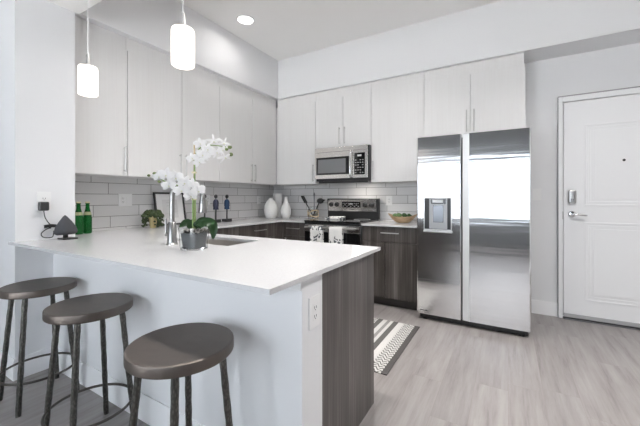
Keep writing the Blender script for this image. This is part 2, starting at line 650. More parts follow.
def cabinet(side, face, a0, a1, z0, z1, doors, label, filler=None, group='white wall cabinets'):
    """side 'back': a runs along x, front at y=face; side 'left': a runs along y, front at x=face"""
    back = side == 'back'
    wall = BY - .009 if back else BX + .009

    def bx(mb, p0, p1, d0, d1, q0, q1, bev=0):
        s = -1 if back else 1              # distance from the face, positive = behind
        if back:
            return mb.box(p0, p1, face + d0, face + d1, q0, q1, bev)
        return mb.box(face - d1, face - d0, p0, p1, q0, q1, bev)
    depth = abs(face - wall)
    loc = ((a0 + a1) / 2, wall, z0) if back else (wall, (a0 + a1) / 2, z0)
    t_ = thing('wall_cabinet', label, 'cabinet', loc, group)
    g = .0015
    bx(MB(), a0 + g, a1 - g, .021, depth, z0, z1 - .001).build('body', M['cab'], t_)
    if filler:
        bx(MB(), a0 + g, a1 - g - filler[1], .024, .05, z1, filler[0] - .001).build('filler_panel', M['cab'], t_)
    for d in doors:
        p0, p1, h, hz0, hz1 = d
        do = bx(MB(), p0 + .0022, p1 - .0022, 0, .02, z0 + .002, z1 - .006, .0015).build('door', M['cab'], t_)
        hp = MB()
        if back:
            bar_pull(hp, ((h, face, hz0), (h, face, hz1)), (0, -.028, 0))
        else:
            bar_pull(hp, ((face, h, hz0), (face, h, hz1)), (.028, 0, 0))
        hp.build('handle', M['pull'], do)
    return t_


UB = 1.36
UT = 2.448
FL, FB = -2.83, 3.62
cabinet('left', FL, PY1 + .003, 1.555, UB, UT, [(PY1 + .003, 1.555, 1.527, 1.405, 1.60)], 'white wall cabinet at the end of the left run, beside the grey wall edge', (SZ, 0))
cabinet('left', FL, 1.555, 2.578, UB, UT, [(1.555, 2.092, 2.061, 1.395, 1.595), (2.092, 2.578, 2.125, 1.395, 1.595)], 'white two door wall cabinet above the orchid and picture', (SZ, 0))
cabinet('left', FL, 2.578, 3.617, UB, UT, [(2.578, 3.125, 3.094, 1.395, 1.59), (3.125, 3.617, 3.157, 1.395, 1.59)], 'white two door wall cabinet next to the room corner on the left wall', (SZ, -.026))
cabinet('back', FB, -2.829, -2.185, UB, UT, [(-2.829, -2.185, -2.215, 1.40, 1.60)], 'white single door wall cabinet between room corner and microwave', (SZ, 0))
cabinet('back', FB, -2.185, -1.412, 1.806, UT, [(-2.185, -1.785, -1.828, 1.86, 2.045), (-1.785, -1.412, -1.757, 1.86, 2.045)], 'short white two door wall cabinet right above the microwave', (SZ, 0))
cabinet('back', FB, -1.412, -0.796, UB, UT, [(-1.412, -0.796, -1.385, 1.40, 1.60)], 'white single door wall cabinet between microwave and refrigerator', (SZ, 0))
cabinet('back', FB, -0.796, 0.144, 1.80, UT, [(-0.796, -0.333, -0.368, 1.86, 2.06), (-0.333, 0.144, -0.300, 1.86, 2.06)], 'white two door wall cabinet above the refrigerator', (SZ, .012))

# ------------------------------------------------------------------ base cabinets and worktops
WG = 'dark grey base cabinets'
# peninsula cabinet, with the end panel facing the entrance
pc = thing('base_cabinet', 'dark wood peninsula cabinet showing its tall end panel', 'cabinet', (-1.55, 1.45, 0), WG)
PB = MB()
PB.box(-2.45, -.684, 1.153, 1.165, .1, CT - .02).box(-2.45, -.684, 1.153, 1.72, .1, .118).box(-2.45, -2.434, 1.165, 1.72, .118, CT - .02)
PB.box(-2.0, -1.984, 1.165, 1.72, .118, CT - .02).box(-1.25, -1.234, 1.165, 1.72, .118, CT - .02)
PB.build('body', M['carcass'], pc)
MB().box(-.684, KX1, 1.152, 1.742, 0, CT - .0195, .001).build('end_panel', M['wood'], pc)
MB().box(-2.45, -.686, 1.62, 1.635, 0, .1).build('toe_kick', M['toe'], pc)
for p0, p1, h in ((-2.45, -1.97, -2.02), (-1.97, -1.60, -1.64), (-1.60, -1.24, -1.56), (-1.24, -.687, -1.19)):
    d = MB().box(p0 + .002, p1 - .002, 1.722, 1.741, .104, CT - .024, .0015).build('door', M['wood'], pc)
    bar_pull(MB(), ((h, 1.741, .63), (h, 1.741, .80)), (0, .026, 0)).build('handle', M['pull'], d)


def base_unit(side, face, a0, a1, label, drawer_h, doors, dz=(.70, CT - .024), dhz=.797, extra_drawers=()):
    back = side == 'back'
    wall = BY - .01 if back else BX + .01

    def bx(mb, p0, p1, d0, d1, q0, q1, bev=0):
        if back:
            return mb.box(p0, p1, face + d0, face + d1, q0, q1, bev)
        return mb.box(face - d1, face - d0, p0, p1, q0, q1, bev)
    depth = abs(face - wall)
    t_ = thing('base_cabinet', label, 'cabinet', ((a0 + a1) / 2, wall, 0) if back else (wall, (a0 + a1) / 2, 0), WG)
    bx(MB(), a0 + .001, a1 - .001, .021, depth, .1, CT - .0195).build('body', M['wood'], t_)
    bx(MB(), a0 + .001, a1 - .001, .08, .095, 0, .0995).build('toe_kick', M['toe'], t_)
    zs = [(dz[0], dz[1], dhz)] + list(extra_drawers)
    for q0, q1, hz in zs:
        d = bx(MB(), a0 + .003, a1 - .003, 0, .02, q0, q1, .0015).build('drawer', M['wood'], t_)
        c = drawer_h if drawer_h is not None else (a0 + a1) / 2
        if back:
            hb_ = bar_pull(MB(), ((c - .085, face, hz), (c + .085, face, hz)), (0, -.028, 0))
        else:
            hb_ = bar_pull(MB(), ((face, c - .085, hz), (face, c + .085, hz)), (.028, 0, 0))
        hb_.build('handle', M['pull'], d)
    for p0, p1, h in doors:
        d = bx(MB(), p0 + .003, p1 - .003, 0, .02, .104, dz[0] - .004, .0015).build('door', M['wood'], t_)
        if back:
            hb_ = bar_pull(MB(), ((h, face, .50), (h, face, .66)), (0, -.028, 0))
        else:
            hb_ = bar_pull(MB(), ((face, h, .50), (face, h, .66)), (.028, 0, 0))
        hb_.build('handle', M['pull'], d)
    return t_


base_unit('left', -2.505, 1.80, 2.56, 'dark grey base cabinet under the picture on the left wall', None, [(1.80, 2.18, 2.13), (2.18, 2.56, 2.23)])
base_unit('left', -2.505, 2.56, 3.19, 'dark grey drawer cabinet under the blue dressed figurines', 2.885, [], extra_drawers=((.405, .696, .60), (.104, .401, .30)))
MB_c = MB().box(-2.525, -2.505, 3.192, 3.33, .1, CT - .02).box(-2.525, -2.485, 3.33, 3.35, .1, CT - .02)
base_unit('back', 3.325, -2.485, -2.136, 'narrow dark grey base cabinet between room corner and range', -2.325, [(-2.485, -2.136, -2.44)], dhz=.792)
rb = base_unit('back', 3.325, -1.402, -0.782, 'dark grey base cabinet between range and refrigerator', -1.08, [], dhz=.80)
for p0, p1 in ((-1.402, -1.140), (-1.140, -.782)):
    MB().box(p0 + .003, p1 - .003, 3.325, 3.345, .104, .696, .0015).build('door', M['wood'], rb)
single('corner_post', MB_c, M['wood'], 'dark grey filler post in the inner corner of the base cabinets', 'cabinet post')

# main worktop: bar, left run and the piece before the range, one slab with a sink opening
SKX0, SKX1, SKY0, SKY1 = -2.02, -1.43, 1.365, 1.645
xs = [BX + .009, -2.80, PXF + .001, -2.483, -2.138, SKX0, SKX1, -.637]
ys = [0.78, PY0 - .001, PY1 + .001, SKY0, SKY1, 1.783, 3.295, BY - .009]


def in_top(x, y):
    if SKX0 < x < SKX1 and SKY0 < y < SKY1:
        return False
    if y < PY0 - .001:
        return x > -2.80
    if y < 1.783:
        return x > PXF + .001 or y > PY1
    if y < 3.295:
        return x < -2.483
    return x < -2.138


single('worktop', MB().cells(xs, ys, in_top, CT - .018, CT), M['quartz'], 'white quartz worktop wrapping from the bar round to the range', 'worktop', smooth=0)
single('worktop', MB().box(-1.402, -.780, 3.295, BY - .009, CT - .018, CT, .0015), M['quartz'], 'short white worktop between range and refrigerator', 'worktop', smooth=0)

sk = thing('sink', 'stainless steel sink set in the peninsula behind the orchid', 'sink', ((SKX0 + SKX1) / 2, (SKY0 + SKY1) / 2, CT - .22))
b = MB()
o_ = .004
x0, x1, y0, y1 = SKX0 - o_, SKX1 + o_, SKY0 - o_, SKY1 + o_
zt, zb, th = CT - .0195, CT - .21, .003
b.box(x0 - th, x0, y0 - th, y1 + th, zb, zt).box(x1, x1 + th, y0 - th, y1 + th, zb, zt).box(x0, x1, y0 - th, y0, zb, zt).box(x0, x1, y1, y1 + th, zb, zt).box(x0 - th, x1 + th, y0 - th, y1 + th, zb - th, zb)
b.build('basin', steel('sink_steel', (0.46, 0.44, 0.42), 0.34), sk)
MB().lathe(((x0 + x1) / 2, (y0 + y1) / 2, zb), [(0, .0005), (.045, .0005), (.042, .004), (.02, .002), (0, .002)], 24).build('drain', M['chrome'], sk)

# faucet
FX, FY = -1.772, 1.240
fc = thing('faucet', 'brushed steel gooseneck faucet standing behind the orchid', 'faucet', (FX, FY, CT))
MB().lathe((FX, FY, CT), [(.034, 0), (.034, .006), (.029, .010), (.027, .02), (.0235, .132), (.019, .138), (.0, .138)], 28).build('base', M['faucet'], fc)
sx_, sy_ = .033, .20      # spout reach over the sink
arc = [(FX, FY, CT + .135), (FX, FY, CT + .30)]
for k in range(1, 10):
    a = math.pi * k / 10
    q = (1 - math.cos(a)) / 2
    arc.append((FX + sx_ * q, FY + sy_ * q, CT + .30 + .095 * math.sin(a)))
arc += [(FX + sx_, FY + sy_, CT + .30), (FX + sx_, FY + sy_, CT + .29)]
MB().tube(arc, .0145, 16).build('spout', M['faucet'], fc)
MB().lathe((FX + sx_, FY + sy_, CT + .185), [(.0, 0), (.027, 0), (.028, .008), (.022, .07), (.0155, .122), (0, .122)], 24).build('spray_head', M['faucet'], fc)
lv = MB().tube([(FX - .02, FY + .005, CT + .055), (FX - .075, FY + .012, CT + .055)], .011, 14)
lv.tube([(FX - .075, FY + .012, CT + .045), (FX - .078, FY + .012, CT + .155)], [.009, .0065], 12)
lv.build('lever', M['faucet'], fc)

# ------------------------------------------------------------------ range
RX0, RX1 = -2.128, -1.406
rg = thing('range', 'stainless and black electric range with two towels on its door', 'stove', ((RX0 + RX1) / 2, 3.58, 0))
MB().box(RX0, RX1, 3.305, 3.905, .03, .884, .003).build('body', M['steel_dark'], rg)
MB().box(RX0 - .003, RX1 + .003, 3.262, 3.86, .885, .905, .004).build('cooktop', M['bglass'], rg)
for cx, cy, r in ((-1.94, 3.42, .10), (-1.56, 3.42, .085), (-1.94, 3.70, .085), (-1.56, 3.70, .10)):
    pts = [(cx + r * math.cos(k / 32 * 2 * math.pi), cy + r * math.sin(k / 32 * 2 * math.pi), .9053) for k in range(32)]
    MB().tube(pts, .0012, 5, closed=True).build('burner_mark', M['grey_mark'], rg)
MB().box(RX0, RX1, 3.27, 3.3045, .862, .884, .002).build('front_trim', M['black'], rg)
od = MB().box(RX0 + .004, RX1 - .004, 3.268, 3.3045, .775, .858, .004).build('oven_door', M['steel'], rg)
MB().box(RX0 + .004, RX1 - .004, 3.268, 3.3045, .26, .773, .004).build('oven_glass', M['bglass'], od)
MB().tube([(RX0 + .035, 3.222, .828), (RX1 - .035, 3.222, .828)], .0125, 16).tube([(RX0 + .06, 3.222, .828), (RX0 + .06, 3.27, .828)], .010, 10).tube([(RX1 - .06, 3.222, .828), (RX1 - .06, 3.27, .828)], .010, 10).build('oven_handle', M['pull'], od)
MB().box(RX0 + .004, RX1 - .004, 3.272, 3.3045, .06, .25, .004).build('drawer', M['steel'], rg)
for lx in (RX0 + .05, RX1 - .05):
    for ly in (3.36, 3.85):
        MB().tube([(lx, ly, 0), (lx, ly, .03)], .016, 12).build('leg', M['black'], rg)
BG = MB().prism_axis([(3.852, .905), (3.905, .905), (3.905, 1.165), (3.842, 1.165), (3.836, 1.155), (3.852, .995)], RX0, RX1, 'x').build('backguard', M['black'], rg)
MB().prism_axis([(3.848, 1.0), (3.850, 1.0), (3.838, 1.152), (3.832, 1.152)], RX0 + .012, RX1 - .022, 'x').build('control_panel', M['steel2'], BG)
MB().prism_axis([(3.8355, 1.048), (3.845, 1.048), (3.840, 1.124), (3.8300, 1.124)], -1.905, -1.645, 'x').build('display', M['bglass'], BG)
dg = MB()
for k in range(9):
    dg.box(-1.892 + k * .027, -1.878 + k * .027, 3.8318, 3.8345, 1.062 + (k % 2) * .016, 1.068 + (k % 2) * .016)
    dg.box(-1.892 + k * .027, -1.882 + k * .027, 3.8300, 3.8325, 1.098, 1.103)
dg.box(-1.795, -1.755, 3.8300, 3.8325, 1.089, 1.101)
dg.build('display_marks', M['grey_mark'], BG)
MB().box(-1.79, -1.72, 3.8365, 3.840, 1.021, 1.027).build('badge', M['slot'], BG)
for kx in (-2.068, -1.985, -1.580, -1.492):
    kb = MB().lathe((0, 0, 0), [(0, 0), (.031, 0), (.029, .006), (.023, .008), (.021, .026), (0, .027)], 24)
    kb.box(-.005, .005, -.019, .019, .024, .034, .002)
    bmesh.ops.rotate(kb.bm, verts=kb.bm.verts, matrix=Matrix.Rotation(math.pi / 2 - .08, 3, 'X'))
    bmesh.ops.translate(kb.bm, verts=kb.bm.verts, vec=(kx, 3.8355, 1.086))
    kb.build('knob', M['black'], rg)

# towels over the oven handle


def towel_mat(name, seed, dark):
    m = mat(name, (.8, .8, .8), .9)
    t = NT(m)
    tc = t.n('ShaderNodeTexCoord')
    mp = t.n('ShaderNodeMapping')
    mp.inputs['Location'].default_value = (seed, seed * 1.7, seed)
    mp.inputs['Scale'].default_value = (15, 3, 15)
    t.l(tc.outputs['Object'], mp.inputs['Vector'])
    n1 = t.noise(mp.outputs[0], 1, 2, .5)
    v = t.n('ShaderNodeTexVoronoi', feature='DISTANCE_TO_EDGE')
    v.inputs['Scale'].default_value = .9
    t.l(mp.outputs[0], v.inputs['Vector'])
    f = t.m('MULTIPLY', t.m('GREATER_THAN', n1, dark), t.m('LESS_THAN', t.m('ABSOLUTE', t.m('SUBTRACT', v.outputs[0], .2)), .13))
    t.color(t.mix(f, (.80, .80, .79), (.09, .10, .115)))
    return m


def towel(x0, x1, zb, m, label):
    mb = MB()
    path = [(3.2425, zb + .12), (3.241, .80), (3.239, .832), (3.231, .8435), (3.222, .8465), (3.212, .8435), (3.205, .832), (3.2035, .80), (3.202, zb + .10), (3.203, zb)]
    n = 14
    rows = []
    for i in range(n + 1):
        u = i / n
        x = x0 + (x1 - x0) * u
        w = .0035 * math.sin(u * 9.0 + x0)
        rows.append([mb.bm.verts.new((x, y + (w * min(1, abs(z - .84) * 14) if k > 5 else 0) * (1 if k > 5 else 0) - (.003 if k > 5 else 0), z)) for k, (y, z) in enumerate(path)])
    for i in range(n):
        for k in range(len(path) - 1):
            mb.bm.faces.new((rows[i][k], rows[i + 1][k], rows[i + 1][k + 1], rows[i][k + 1]))
    bmesh.ops.recalc_face_normals(mb.bm, faces=mb.bm.faces)
    bmesh.ops.solidify(mb.bm, geom=mb.bm.faces[:], thickness=.0022)
    return single('dish_towel', mb, m, label, 'towel', 'towels on the oven handle', smooth=60)


towel(-2.005, -1.845, .47, towel_mat('towel_dark_print', 3.0, .52), 'white towel with bold dark flower print, left one on the oven handle')
towel(-1.752, -1.592, .47, towel_mat('towel_light_print', 8.0, .60), 'white towel with sparser grey print, right one on the oven handle')

# folded patterned cloth on the cooktop
cl = MB()
cl.box(-.115, .115, -.075, .075, 0, .011, .004).box(-.112, .105, -.072, .073, .011, .022, .004).box(-.075, .112, -.02, .07, .022, .032, .004)
bmesh.ops.rotate(cl.bm, verts=cl.bm.verts, matrix=Matrix.Rotation(.12, 3, 'Z'))
bmesh.ops.translate(cl.bm, verts=cl.bm.verts, vec=(-1.88, 3.60, .9066))
single('folded_cloth', cl, towel_mat('cloth_print', 5.0, .5), 'folded white patterned cloth lying on the black cooktop', 'cloth', smooth=60)

# ------------------------------------------------------------------ microwave
MX0, MX1, MZ0, MZ1, MY = -2.143, -1.408, 1.383, 1.801, 3.535
mw = thing('microwave', 'stainless over the range microwave with dark glass door', 'microwave', ((MX0 + MX1) / 2, BY - .01, MZ0))
MB().box(MX0 + .002, MX1, MY + .032, BY - .012, MZ0, MZ1).build('body', M['black'], mw)
MB().box(MX0 + .03, MX1 - .03, MY + .06, BY - .06, MZ0 - .012, MZ0).build('grease_filter', M['steel_dark'], mw)
vg = MB().box(MX0, MX1 - .014, MY, MY + .031, MZ1 - .055, MZ1, .003).build('vent_grille', M['steel2'], mw)
md = MB().box(MX0, -1.602, MY, MY + .031, MZ0 + .030, MZ1 - .057, .003).build('door', M['steel2'], mw)
MB().box(MX0 + .02, -1.648, MY - .0025, MY + .005, 1.462, 1.682, .003).build('door_frame', M['bglass'], md)
MB().box(MX0 + .048, -1.705, MY - .0040, MY + .001, 1.484, 1.656, .001).build('door_window', M['mglass'], md)
MB().tube(spline([(-1.628, MY, MZ1 - .07), (-1.628, MY - .036, MZ1 - .095), (-1.628, MY - .043, 1.58), (-1.628, MY - .036, MZ0 + .055), (-1.628, MY, MZ0 + .045)], 6), .0125, 12).build('handle', M['chrome'], md)
cp = MB().box(-1.600, MX1 - .014, MY, MY + .031, MZ0 + .030, MZ1 - .057, .003).build('control_panel', M['steel2'], mw)
MB().box(-1.592, -1.455, MY - .0025, MY + .005, 1.452, 1.712, .003).build('keypad', M['bglass'], cp)
for r_ in range(6):
    for c_ in range(4):
        if (r_ * 3 + c_) % 5 != 1:
            MB().box(-1.580 + c_ * .030, -1.564 + c_ * .030, MY - .0035, MY - .002, 1.472 + r_ * .030, 1.479 + r_ * .030).build('key', M['grey_mark'], cp)
MB().box(-1.55, -1.50, MY - .0035, MY - .002, 1.668, 1.688).build('clock_display', M['grey_mark'], cp)

MB().box(MX0 + .03, MX1 - .03, MY + .05, MY + .0595, MZ0 - .024, MZ0).build('front_lip', M['black'], mw)
COOK = mat('cooktop_lamp_lens', (1, 1, 1), .4)
COOK.node_tree.nodes['Principled BSDF'].inputs['Emission Color'].default_value = (1, .93, .84, 1)
COOK.node_tree.nodes['Principled BSDF'].inputs['Emission Strength'].default_value = 4.0
MB().box(-1.66, -1.56, 3.63, 3.69, MZ0 - .0155, MZ0 - .012).build('cooktop_lamp', COOK, mw)
area('cooktop_light', (-1.61, 3.66, MZ0 - .017), (0, 0, 0), .09, .05, 1.5, (1, .93, .84))

# ------------------------------------------------------------------ refrigerator
RF = thing('refrigerator', 'stainless side by side refrigerator with ice and water dispenser', 'refrigerator', (-.30, 3.55, 0))
FY0 = 3.171
FT = 1.754
MB().box(-.764, .160, 3.250, 3.895, .03, FT - .02, .004).build('body', mat('fridge_side_grey', (.22, .22, .23), .4), RF)
MB().box(-.745, .143, 3.215, 3.255, .008, .058, .004).build('kick_grille', M['black'], RF)
for lx in (-.70, .10):
    for ly in (3.23, 3.82):
        MB().tube([(lx, ly, 0), (lx, ly, .032)], .02, 14).build('foot', M['black'], RF)
for lx in (-.70, .09):
    MB().box(lx - .04, lx + .05, 3.20, 3.30, FT - .0195, FT + .004, .004).build('hinge_cover', M['steel_dark'], RF)
fz = MB()
fp = [(-.768, 3.248), (-.768, 3.183), (-.763, 3.175), (-.755, 3.171), (-.378, 3.171), (-.371, 3.174), (-.368, 3.182), (-.368, 3.248)]
fz.prism(fp, .06, FT - .0).build('freezer_door', M['steel'], RF, smooth=0)
fz_o = RF.children[-1]
rd = MB()
rp = [(-.356, 3.248), (-.356, 3.1798), (-.302, 3.1712), (-.300, 3.171), (.153, 3.171), (.161, 3.175), (.166, 3.183), (.166, 3.248)]
rd.prism(rp, .06, FT).build('refrigerator_door', M['steel'], RF, smooth=0)
fz_door = [c for c in RF.children if c.name.startswith('freezer_door')][0]
MB().prism([(-.3572, 3.246), (-.3572, 3.1785), (-.302, 3.1702), (-.302, 3.1713), (-.3562, 3.1797), (-.3562, 3.246)], .062, FT - .002).build('door_edge_strip', mat('satin_silver_strip', (.74, .76, .78), .5, .35), [c for c in RF.children if c.name.startswith('refrigerator_door')][0], smooth=0)  # pale satin strip covering the refrigerator door's bevelled edge
DA, DB_, DC, DD = -.700, -.448, .868, 1.178
MB().box(DA, DB_, FY0 - .004, FY0 + .003, DC, DD, .002).build('dispenser_frame', M['pull'], fz_door)
MB().box(DA + .008, DB_ - .008, FY0 - .0065, FY0, DC + .010, DD - .008, .002).build('dispenser_recess', M['black'], fz_door)
MB().box(DA + .052, DB_ - .038, FY0 - .009, FY0 - .005, DC + .014, DD - .012, .002).build('dispenser_panel', mat('dispenser_silver', (.36, .37, .385), .4, .2), fz_door)
MB().box(DA + .068, DB_ - .052, FY0 - .0115, FY0 - .008, DD - .062, DD - .016, .002).build('dispenser_display', M['bglass'], fz_door)
MB().box(DA + .082, DB_ - .075, FY0 - .0130, FY0 - .0110, DD - .050, DD - .024, .001).build('display_marks', mat('pale_screen', (.6, .62, .65), .4), fz_door)
MB().box(DA + .088, DB_ - .072, FY0 - .011, FY0 - .008, DC + .075, DD - .075, .002).build('paddle', mat('paddle_grey', (.20, .21, .23), .25, .7), fz_door)
MB().box(DA - .002, DB_ + .006, FY0 - .020, FY0 + .001, DC - .022, DC - .002, .006).build('drip_tray', M['pull'], fz_door)
MB().box(-.735, -.665, FY0 - .0012, FY0 + .001, .093, .099).build('badge', M['slot'], fz_door)

# ------------------------------------------------------------------ bar stools


def make_stool():
    r = thing('bar_stool', 'x', 'stool', (0, 0, 0), 'bar stools along the peninsula')
    prof = [(0, -.002), (.165, -.002), (.175, 0), (.1775, .003), (.178, .007), (.178, .033), (.1768, .0365), (.1735, .0385), (.168, .0383), (.150, .0372), (.08, .0345), (0, .0335)]
    MB().lathe((0, 0, .622), prof, 72).build('seat', M['seat'], r, local=True)
    for sx in (-1, 1):
        for sy in (-1, 1):
            pts = []
            rad = []
            for k in range(15):
                u = k / 14
                pts.append((sx * (.137 - .042 * u), sy * (.137 - .042 * u), .620 * u))
                rad.append(.0125 + (.0008 if k % 2 else -.0006))
            MB().tube(pts, rad, 12).build('leg', M['leg'], r, local=True)
    zr = .165
    rr = (.137 - .042 * zr / .62) * math.sqrt(2)
    MB().tube([(rr * math.cos(k / 64 * 2 * math.pi), rr * math.sin(k / 64 * 2 * math.pi), zr) for k in range(64)], .0065, 10, closed=True).build('foot_ring', M['ring'], r, local=True)
    return r


st = make_stool()
spots = [(-1.001, .740, 'round metal stool nearest the camera, right of the three'),
         (-1.748, .786, 'round metal stool standing between the other two stools'),
         (-2.400, .808, 'round metal stool nearest the wall edge, farthest left of three')]
for i, (x, y, lab) in enumerate(spots):
    o = st
    if i:
        o = st.copy()
        COL.objects.link(o)
        for ch in st.children:
            c = ch.copy()
            c.parent = o
            COL.objects.link(c)
    o.location = (x, y, 0)
    o['label'] = lab

# ------------------------------------------------------------------ rug
rm = mat('woven_rug', (.6, .6, .58), .95)
t = NT(rm)
x, y, z = t.xyz()
u = t.m('DIVIDE', t.m('SUBTRACT', .75, x), 1.5)              # 0 at the right edge, 1 at the left (object centred on the rug)
st_ = [(0.0, (.085, .08, .078)), (.024, (.62, .61, .59)), (.100, (.66, .65, .63)), (.128, (.13, .125, .12)), (.158, (.64, .63, .61)), (.178, (.30, .29, .28)), (.196, (.64, .63, .61)), (.226, (.14, .135, .13)), (.254, (.62, .61, .59)), (.33, (.62, .61, .59)), (.35, (.13, .125, .12)), (.38, (.64, .63, .61)), (.44, (.30, .29, .28)), (.46, (.64, .63, .61)), (.50, (.14, .135, .13)), (.53, (.62, .61, .59))]
r = t.n('ShaderNodeValToRGB')
r.color_ramp.interpolation = 'CONSTANT'
el = r.color_ramp.elements
while len(el) < len(st_):
    el.new(.5)
for e, (p, c) in zip(el, st_):
    e.position = p
    e.color = (*c, 1)
t.l(u, r.inputs[0])
# woven chevrons in the wide bands
zz = t.m('PINGPONG', t.m('MULTIPLY', u, 60.0), 1.0)
che = t.m('GREATER_THAN', t.m('FRACT', t.m('ADD', t.m('MULTIPLY', y, 26.0), zz)), .58)
inb = t.m('MAXIMUM', t.m('MULTIPLY', t.m('GREATER_THAN', u, .026), t.m('LESS_THAN', u, .092)), t.m('MULTIPLY', t.m('GREATER_THAN', u, .262), t.m('LESS_THAN', u, .325)))
base = t.mix(t.m('MULTIPLY', t.m('MULTIPLY', che, inb), .95), r.outputs[0], (.11, .105, .10))
wv = t.noise(t.coord((260, 260, 60)), 1, 2)
t.color(t.mix(.25, base, t.ramp(wv, [(.3, (.2, .2, .2)), (.7, (.9, .9, .9))]), 'OVERLAY'))
t.bump(wv, .5, .003)
mb = MB().box(-2.19, -.69, 2.05, 2.97, .0, .008, .003)
single('rug', mb, rm, 'striped black and white woven rug on the floor behind the peninsula', 'rug')

# ------------------------------------------------------------------ pendants and ceiling light
GLOW = mat('opal_glass_lit', (1, 1, 1), .4)
GLOW.node_tree.nodes['Principled BSDF'].inputs['Emission Color'].default_value = (1, .87, .76, 1)
GLOW.node_tree.nodes['Principled BSDF'].inputs['Emission Strength'].default_value = PENDANT_E


def pendant(x, y, zb, label):
    p = thing('pendant_lamp', label, 'lamp', (x, y, HZ), 'pendant lamps over the bar')
    MB().lathe((x, y, HZ - .022), [(0, 0), (.055, 0), (.06, .006), (.06, .0215), (0, .0215)], 32).build('canopy', M['pull'], p)
    MB().tube([(x, y, zb + .241), (x, y, HZ - .022)], .0025, 8).build('cord', M['white'], p)
    MB().lathe((x, y, zb + .168), [(0, 0), (.040, 0), (.040, .006), (.014, .010), (.0105, .018), (.0105, .066), (.007, .074), (0, .074)], 24).build('socket', M['pull'], p)
    MB().lathe((x, y, zb), [(0, 0), (.044, 0), (.049, .004), (.050, .010), (.050, .158), (.047, .166), (.040, .1675), (0, .1675)], 40).build('shade', GLOW, p)
    return p


pendant(-1.278, .95, 1.770, 'lit white cylinder pendant nearer the camera, right of the two')
pendant(-2.145, .95, 1.778, 'lit white cylinder pendant farther left, near the wall cabinets')

LIT = mat('led_diffuser', (1, 1, 1), .4)
LIT.node_tree.nodes['Principled BSDF'].inputs['Emission Color'].default_value = (1, .96, .9, 1)
LIT.node_tree.nodes['Principled BSDF'].inputs['Emission Strength'].default_value = 4.0


def can(x, y, label, w=1.0, spread=115):
    p = thing('ceiling_light', label, 'ceiling light', (x, y, CZ), 'recessed ceiling lights')
    pts = [(x + .088 * math.cos(k / 48 * 2 * math.pi), y + .088 * math.sin(k / 48 * 2 * math.pi), CZ - .003) for k in range(48)]
    MB().tube(pts, .008, 8, closed=True).build('trim_ring', M['trim'], p)
    MB().lathe((x, y, CZ - .006), [(0, 0), (.080, 0), (.080, .0055), (0, .0055)], 36).build('diffuser', LIT, p)
    area('can_lamp', (x, y, CZ - .012), (0, 0, 0), .15, .15, CAN_W * w, (1, .965, .93), 'DISK', False, math.radians(spread))
    return p


can(-2.447, 2.592, 'round recessed ceiling light lit above the left cabinets', .28, 160)
can(-1.05, 2.592, 'round recessed ceiling light added out of view above the kitchen aisle', 1.0)  # unseen lamp, added for the back cabinets and range
can(-1.70, 1.62, 'round recessed ceiling light out of view above the sink', 1.45)
can(-.80, 1.62, 'round recessed ceiling light out of view above the peninsula end', 1.6)
can(.95, 1.75, 'round recessed ceiling light added out of view to brighten the entrance door', 5.5, 140)  # unseen lamp, added to lift the door wall and floor there

# ------------------------------------------------------------------ switches and outlets
PLATE = 'wall plates'


def plate(side, a, z, face, w, h, label, kind='outlet', gangs=1):
    """a wall plate on a plane: side 'left' (faces +x), 'end' (faces +x), 'back' (faces -y)"""
    nm = 'light_switch' if kind == 'switch' else 'wall_outlet'
    loc = (a, face, z - h / 2) if side == 'back' else (face, a, z - h / 2)
    p = thing(nm, label, 'switch' if kind == 'switch' else 'outlet', loc, PLATE)

    def bx(mb, p0, p1, d0, d1, q0, q1, bev=0):
        if side == 'back':
            return mb.box(p0, p1, face - d1, face - d0, q0, q1, bev)
        return mb.box(face + d0, face + d1, p0, p1, q0, q1, bev)
    bx(MB(), a - w / 2, a + w / 2, .0003, .006, z - h / 2, z + h / 2, .0022).build('plate', M['white'], p)
    for g in range(gangs):
        c = a + (g - (gangs - 1) / 2) * .046
        k = kind if not isinstance(kind, tuple) else kind[g]
        if k == 'outlet':
            rc = bx(MB(), c - .0165, c + .0165, .006, .0078, z - .034, z + .034, .0015).build('receptacle', M['white'], p)
            s = MB()
            for zz in (z + .017, z - .017):
                bx(s, c - .008, c - .0055, .0078, .0084, zz - .004, zz + .006)
                bx(s, c + .0055, c + .008, .0078, .0084, zz - .004, zz + .006)
                bx(s, c - .002, c + .002, .0078, .0084, zz - .011, zz - .007)
            s.build('slots', M['slot'], rc)
        else:
            bx(MB(), c - .0165, c + .0165, .006, .0095, z - .033, z + .033, .002).build('rocker', M['white'], p)
    return p


plate('end', 1.083, .723, KX1, .080, .125, 'white outlet on the end of the half wall under the bar')
plate('left', .945, 1.150, PXF, .080, .125, 'white outlet on the grey wall with a black plug in it')
plate('left', 1.692, 1.152, BX + .008, .125, .115, 'wide white double plate on grey tiles above the green plant', ('outlet', 'switch'), 2)
plate('left', 2.655, 1.150, BX + .008, .072, .115, 'white outlet on grey tiles behind the figurines')
plate('left', 3.575, 1.145, BX + .008, .072, .115, 'white outlet on grey tiles just left of the white vases')
po = plate('back', -1.288, 1.140, BY - .008, .075, .120, 'white outlet on grey tiles above the wooden bowl')
plate('back', .252, 1.207, BY, .075, .120, 'white light switch between refrigerator and entrance door', 'switch')

